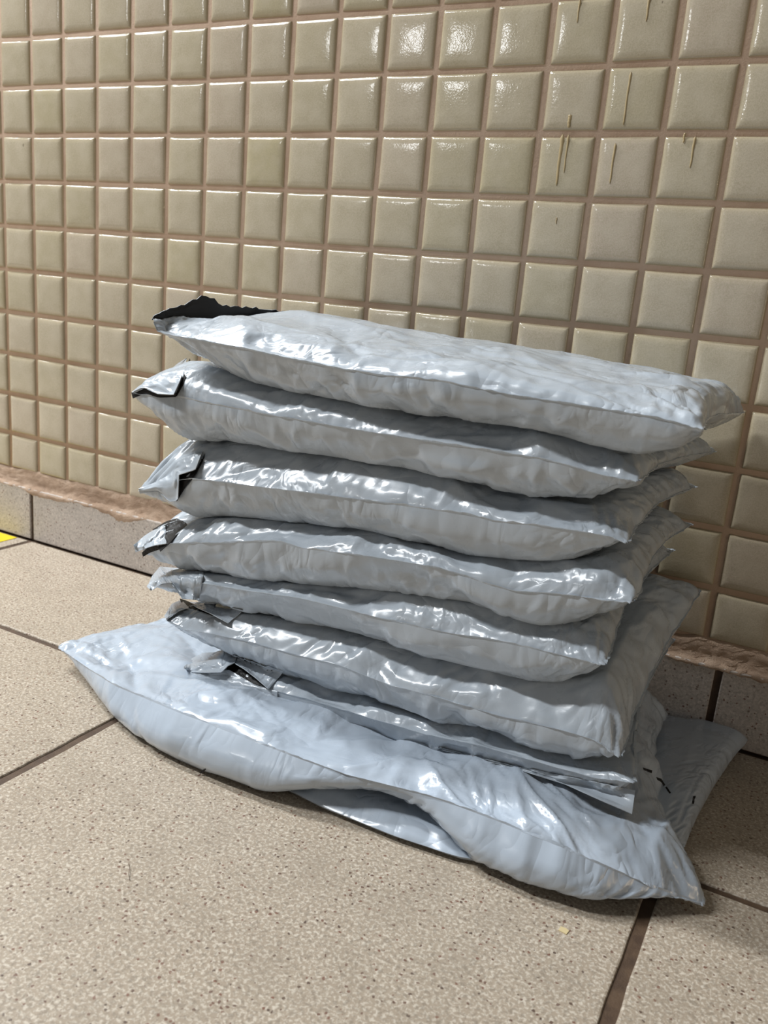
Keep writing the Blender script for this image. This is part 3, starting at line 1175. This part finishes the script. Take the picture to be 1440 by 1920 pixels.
from mathutils.bvhtree import BVHTree
_v, _f = [], []
for _i in range(1, 8):
    _me = [c for c in roots[_i][0].children if c.name.startswith('film_body')][0].data
    _b = len(_v)
    _v += [v_.co.copy() for v_ in _me.vertices]
    _f += [[_b + k for k in p_.vertices] for p_ in _me.polygons]
BVH = BVHTree.FromPolygons(_v, _f)
FL, LN = (M_POLY, M_INNER), (M_INNER, M_INNER)
# bag 2
patch('flap_lining', 2, [(246, 736, .004), (275, 727, .004), (300, 738, .004), (330, 738, .004), (343, 706, .034), (356, 672, .09)],
      [(249, 747, .002), (270, 737, .002), (296, 745, .002), (330, 744, .002), (342, 722, .02), (358, 682, .08)], LN, puff=0, wr=.0003)
patch('flap', 2, [(247, 735, 0), (262, 722, .01), (290, 713, .03), (312, 700, .05), (332, 682, .075), (350, 671, .09)],
      [(250, 738, 0), (272, 727, 0), (295, 738, -.002), (325, 740, -.002), (338, 712, .03), (350, 673, .088)], FL)
# bag 3
patch('flap_lining', 3, [(331, 886, .006), (350, 882, .008), (372, 876, .012), (384, 850, .04)], [(331, 940, .002), (346, 915, .004), (366, 890, .008), (383, 858, .035)], LN, puff=0, wr=.0004, m_=8)
patch('flap', 3, [(260, 916, 0), (289, 905, .01), (318, 890, .02), (340, 857, .05), (362, 834, .08), (384, 827, .09)],
      [(262, 926, 0), (296, 921, -.001), (318, 941, -.003), (333, 938, -.003), (335, 890, .0), (366, 880, .005), (377, 852, .04), (390, 827, .088)], FL, n=60, wr=.0012)
# bag 4
patch('flap_lining', 4, [(287, 992, .028), (310, 978, .045), (335, 970, .07), (360, 968, .09)], [(300, 1034, .001), (318, 1018, .003), (340, 993, .03), (362, 975, .08)], LN, puff=0, wr=.0008)
patch('flap_lining', 4, [(266, 1036, -.001), (278, 1026, -.001), (292, 1019, -.001)], [(268, 1044, -.001), (282, 1036, -.001), (300, 1030, -.001)], LN, n=12, m_=5, puff=0, wr=0, seed=3)
patch('flap', 4, [(251, 1022, 0), (270, 1005, .01), (287, 994, .02), (311, 986, .03)], [(254, 1036, 0), (272, 1028, -.002), (290, 1022, -.003), (312, 1019, -.003)], FL, wr=.0012)
# bag 5
patch('flap', 5, [(300, 1062, .06), (340, 1066, .055), (383, 1069, .05)], [(326, 1099, 0), (342, 1122, -.003), (373, 1125, -.004)], FL, puff=.002)
patch('folded_tip', 5, [(276, 1100, 0), (285, 1080, .02), (300, 1062, .05)], [(283, 1108, 0), (303, 1094, -.002), (322, 1092, -.003)], FL)
# bag 6
patch('flap_lining', 6, [(337, 1122, .03), (350, 1126, .03), (370, 1136, .01), (402, 1150, 0)], [(340, 1129, .02), (352, 1138, .01), (375, 1146, .002), (400, 1155, -.001)], LN, m_=6, puff=0, wr=.0003)
patch('flap', 6, [(352, 1128, .05), (400, 1132, .04), (455, 1145, .03)], [(368, 1138, -.001), (395, 1150, -.004), (428, 1168, -.005)], FL, puff=.001, seed=2)
patch('folded_tip', 6, [(308, 1155, 0), (322, 1132, .02), (340, 1124, .035)], [(312, 1163, 0), (335, 1145, -.001), (354, 1139, .006)], FL, seed=4)
# bag 7: crumpled roll
patch('rolled_fold', 7, [(352, 1259, 0), (385, 1259, -.002), (430, 1256, -.002), (478, 1284, -.003), (520, 1296, -.002)], [(357, 1278, 0), (385, 1292, -.006), (430, 1300, -.008), (470, 1308, -.006), (520, 1318, -.003)], FL, n=50, puff=.003, wr=.0012, seed=5)
patch('rolled_fold', 7, [(345, 1284, 0), (370, 1281, -.004), (420, 1297, -.009), (465, 1308, -.009), (529, 1325, -.006)],
      [(358, 1301, 0), (399, 1317, -.007), (442, 1331, -.011), (496, 1337, -.012), (521, 1352, -.012)], FL, n=50, puff=.002, wr=.0012, seed=6)
patch('flap_lining', 7, [(425, 1246, 0), (440, 1241, .004), (460, 1254, .004), (480, 1270, .002), (497, 1282, 0)], [(426, 1256, -.004), (445, 1264, -.004), (458, 1274, -.004), (476, 1286, -.004), (495, 1292, -.004)], LN, m_=8, puff=0, wr=.0004, seed=7)
patch('rolled_fold', 7, [(344, 1251, 0), (360, 1234, .02), (380, 1224, .04), (418, 1222, .05), (446, 1226, .05)], [(352, 1260, -.002), (385, 1261, -.007), (415, 1260, -.008), (427, 1248, -.006), (440, 1242, -.002)], FL, wr=.0012, seed=8)
patch('flap', 7, [(446, 1226, .05), (475, 1238, .045), (505, 1250, .04), (532, 1259, .035)], [(440, 1243, -.001), (458, 1254, -.004), (480, 1271, -.006), (504, 1292, -.007)], FL, wr=.0012, seed=9)
patch('folded_ply', 7, [(820, 1400, .01), (956, 1434, .01), (1067, 1457, .01), (1191, 1482, .008)], [(830, 1406, 0), (960, 1438, 0), (1060, 1470, -.004), (1185, 1526, -.006)], FL, n=80, puff=.001, wr=.0008, seed=10)

# ---- the wide bag under the pile
b0_front = [at_z(109, 1213, .018), at_z(160, 1250, .024), at_z(215, 1286, .030), at_z(332, 1334, .036), at_z(449, 1378, .037), at_z(546, 1417, .036), at_z(643, 1451, .034),
            at_z(760, 1480, .034), at_z(827, 1500, .036), at_z(934, 1540, .036), at_z(1041, 1582, .034), at_z(1129, 1624, .028), at_z(1226, 1663, .018), at_z(1322, 1697, .006)]
b0_back = [(.372, -.03, .020), (.50, -.028, .028), (.65, -.028, .030), (.785, -.04, .028)]


def top0(x, y):
    z7 = CF[7](x, y)
    # exposed front apron slopes down from the pile, right part humps up
    zf = 0.046 + 0.012 * np.exp(-((x - 0.75) / 0.07) ** 2) - 0.006 * np.exp(-((x - 0.42) / 0.06) ** 2)
    zf = np.minimum(zf, np.where(x > -9, CF[7](x, y * 0 - .204) + .0015 + .03 * np.clip((.45 - x) / .10, 0, 1) + .03 * np.clip((x - .805) / .04, 0, 1), 9))
    t = np.clip((y + 0.235) / 0.05, 0, 1)
    return zf * (1 - t) + np.minimum(z7, .058) * t


def bot0(x, y):
    return low_f(x, y) + 0.001


d0 = make_sheet('wide', b0_front, b0_back, top0, bot0, rl=.07, rr=.06, rf=.022, rb=.02, bow_l=-.004, bow_r=.020, free_top=True, seed=31, excess=.10, amp=1.25, folds=1.0, linb=0., calm=.35, iters=90, weldfrac=.2, marks=[(.425, .060, .462, .004, .007, .006), (.425, .058, .372, .018, .008, .005), (.430, .055, .445, -.026, .006, .0045), (.32, -.022, .415, .034, .010, -.005),], belly=lambda x: 0.020 * np.clip(1 - np.exp(-((x - 0.645) / 0.050) ** 2), 0, 1) * np.clip((x - .34) / .1, 0, 1) * np.clip((.85 - x) / .06, 0, 1))
r0 = root('mailing_bag', (.58, -.14, .0), 'widest pale blue-grey mailing bag under the pile, pointed corners reaching left and right', 'bag', GROUP)
film_mesh('film_body', d0, M_POLY2, r0)
e = d0['X'][:, 0]
out = e - (d0['X'][:, 3] + d0['X'][:, -3]) / 2
out[:, 0] *= .2
out /= np.linalg.norm(out, axis=1, keepdims=True)
ribbon('side_weld', e[2:-1], out[2:-1], 0.0010, M_POLY2, r0, rag=.3, seed=77)

# ---- the flat bag lying lowest
b9_front = [(.44, -.245, .006), (.50, -.262, .006), (.56, -.279, .0055), (.60, -.284, .005), (.66, -.284, .005), (.70, -.280, .005), (.75, -.262, .005), (.80, -.215, .006), (.826, -.185, .007)]
b9_back = [(.44, -.03, .008), (.60, -.02, .010), (.75, -.012, .014), (.82, -.011, .015), (.848, -.0115, .013)]


def top9(x, y):
    return np.minimum(low_f(x, y), .013) - 0.0005 + 0.012 * np.clip((x - .76) / .05, 0, 1) * np.clip((y + .2) / .06, 0, 1)


d9 = make_sheet('low', b9_front, b9_back, top9, lambda x, y: 0.0006 + 0 * x, rl=.02, rr=.016, rf=.010, rb=.012, bow_r=.004, seed=41, excess=.0, amp=.45, folds=.5)
r9 = root('mailing_bag', (.64, -.14, 0), 'flat mailing bag lowest on the floor, sticking out back right beside the skirting', 'bag', GROUP)
film_mesh('film_body', d9, M_POLY2, r9, off=5.2)

# ------------------------------------------------------------------ small things on the floor
m, nt, bs = new_mat('yellow_floor_tape')
bs.inputs['Base Color'].default_value = srgb(214, 190, 10) + (1,)
bs.inputs['Roughness'].default_value = 0.45


def slab(name, poly, z0_, z1_, mat):
    n = len(poly)
    vs = [(x, y, z0_) for x, y in poly] + [(x, y, z1_) for x, y in poly]
    fs = [list(range(n))[::-1], [n + k for k in range(n)]] + [[k, (k + 1) % n, n + (k + 1) % n, n + k] for k in range(n)]
    return mesh_obj(name, vs, fs, mat, smooth=False)


o = slab('floor_tape', [(-.60, -.052), (-.026, -.052), (-.026, -.014), (-.60, -.014)], 0.0, 0.0006, m)
o['label'] = 'strip of bright yellow floor marking tape along the skirting at the far left'
o['category'] = 'tape'

_b = len(_v)
for _r in (r0, r9):
    _me = [c for c in _r.children if c.name.startswith('film_body')][0].data
    _b = len(_v)
    _v += [v_.co.copy() for v_ in _me.vertices]
    _f += [[_b + k for k in p_.vertices] for p_ in _me.polygons]
BVH = BVHTree.FromPolygons(_v, _f)
patch('flap_lining', 7, [(1206, 1439), (1214, 1441), (1223, 1446)][0:0] or [(1206, 1439, .10), (1223, 1445, .10)], [(1207, 1443, .10), (1222, 1450, .10)], LN, n=8, m_=4, puff=0, wr=0, Y=-.225, rt=r0)
patch('flap_lining', 7, [(1231, 1457, .08), (1240, 1460, .08), (1247, 1471, .08)], [(1233, 1462, .08), (1240, 1466, .08), (1245, 1474, .08)], LN, n=8, m_=4, puff=0, wr=0, Y=-.225, rt=r0)
patch('flap_lining', 7, [(1250, 1475, .07), (1258, 1486, .07)], [(1247, 1476, .07), (1255, 1487, .07)], LN, n=8, m_=4, puff=0, wr=0, Y=-.225, rt=r0)
patch('torn_nick', 7, [(374, 1449, -.06), (380, 1444, -.06), (385, 1441, -.06)], [(376, 1451, -.06), (382, 1447, -.06), (386, 1443, -.06)], LN, n=8, m_=4, puff=0, wr=0, Y=-.225, rt=r0)
patch('flap_lining', 7, [(1300, 1493, .09), (1298, 1506, .08)], [(1304, 1492, .09), (1301, 1506, .08)], LN, n=8, m_=4, puff=0, wr=0, Y=-.225, rt=r9)

m, nt, bs = new_mat('dry_paper_fleck')
bs.inputs['Base Color'].default_value = srgb(204, 186, 142) + (1,)
bs.inputs['Roughness'].default_value = 0.8
c = at_z(1057, 1745, 0)
o = slab('paper_fleck', [(c[0] - .0026, c[1] - .0018), (c[0] + .0022, c[1] - .0024), (c[0] + .0028, c[1] + .0012), (c[0] + .0006, c[1] + .0022), (c[0] - .0024, c[1] + .0020)], 0.0, .0005, m)
o['label'] = 'small yellowish paper fleck on the floor in front of the bags'
o['category'] = 'debris'
m, nt, bs = new_mat('dark_hair')
bs.inputs['Base Color'].default_value = srgb(92, 66, 50) + (1,)
hp = [at_z(241, 1618, .0006), at_z(243, 1628, .0012), at_z(241, 1640, .0010), at_z(243, 1650, .0006)]
hp = np.array(hp)
tt = np.linspace(0, 3, 20)
hc = np.stack([np.interp(tt, range(4), hp[:, k]) for k in range(3)], -1)
hv_, hf = [], []
for k in range(20):
    for q_ in range(5):
        hv_.append(hc[k] + 0.00022 * np.array([math.cos(q_ * 1.2566), 0, math.sin(q_ * 1.2566)]))
for k in range(19):
    for q_ in range(5):
        hf.append([k * 5 + q_, k * 5 + (q_ + 1) % 5, (k + 1) * 5 + (q_ + 1) % 5, (k + 1) * 5 + q_])
o = mesh_obj('hair_strand', hv_, hf, m)
o['label'] = 'short brown hair lying on the floor tile at the lower left'
o['category'] = 'hair'
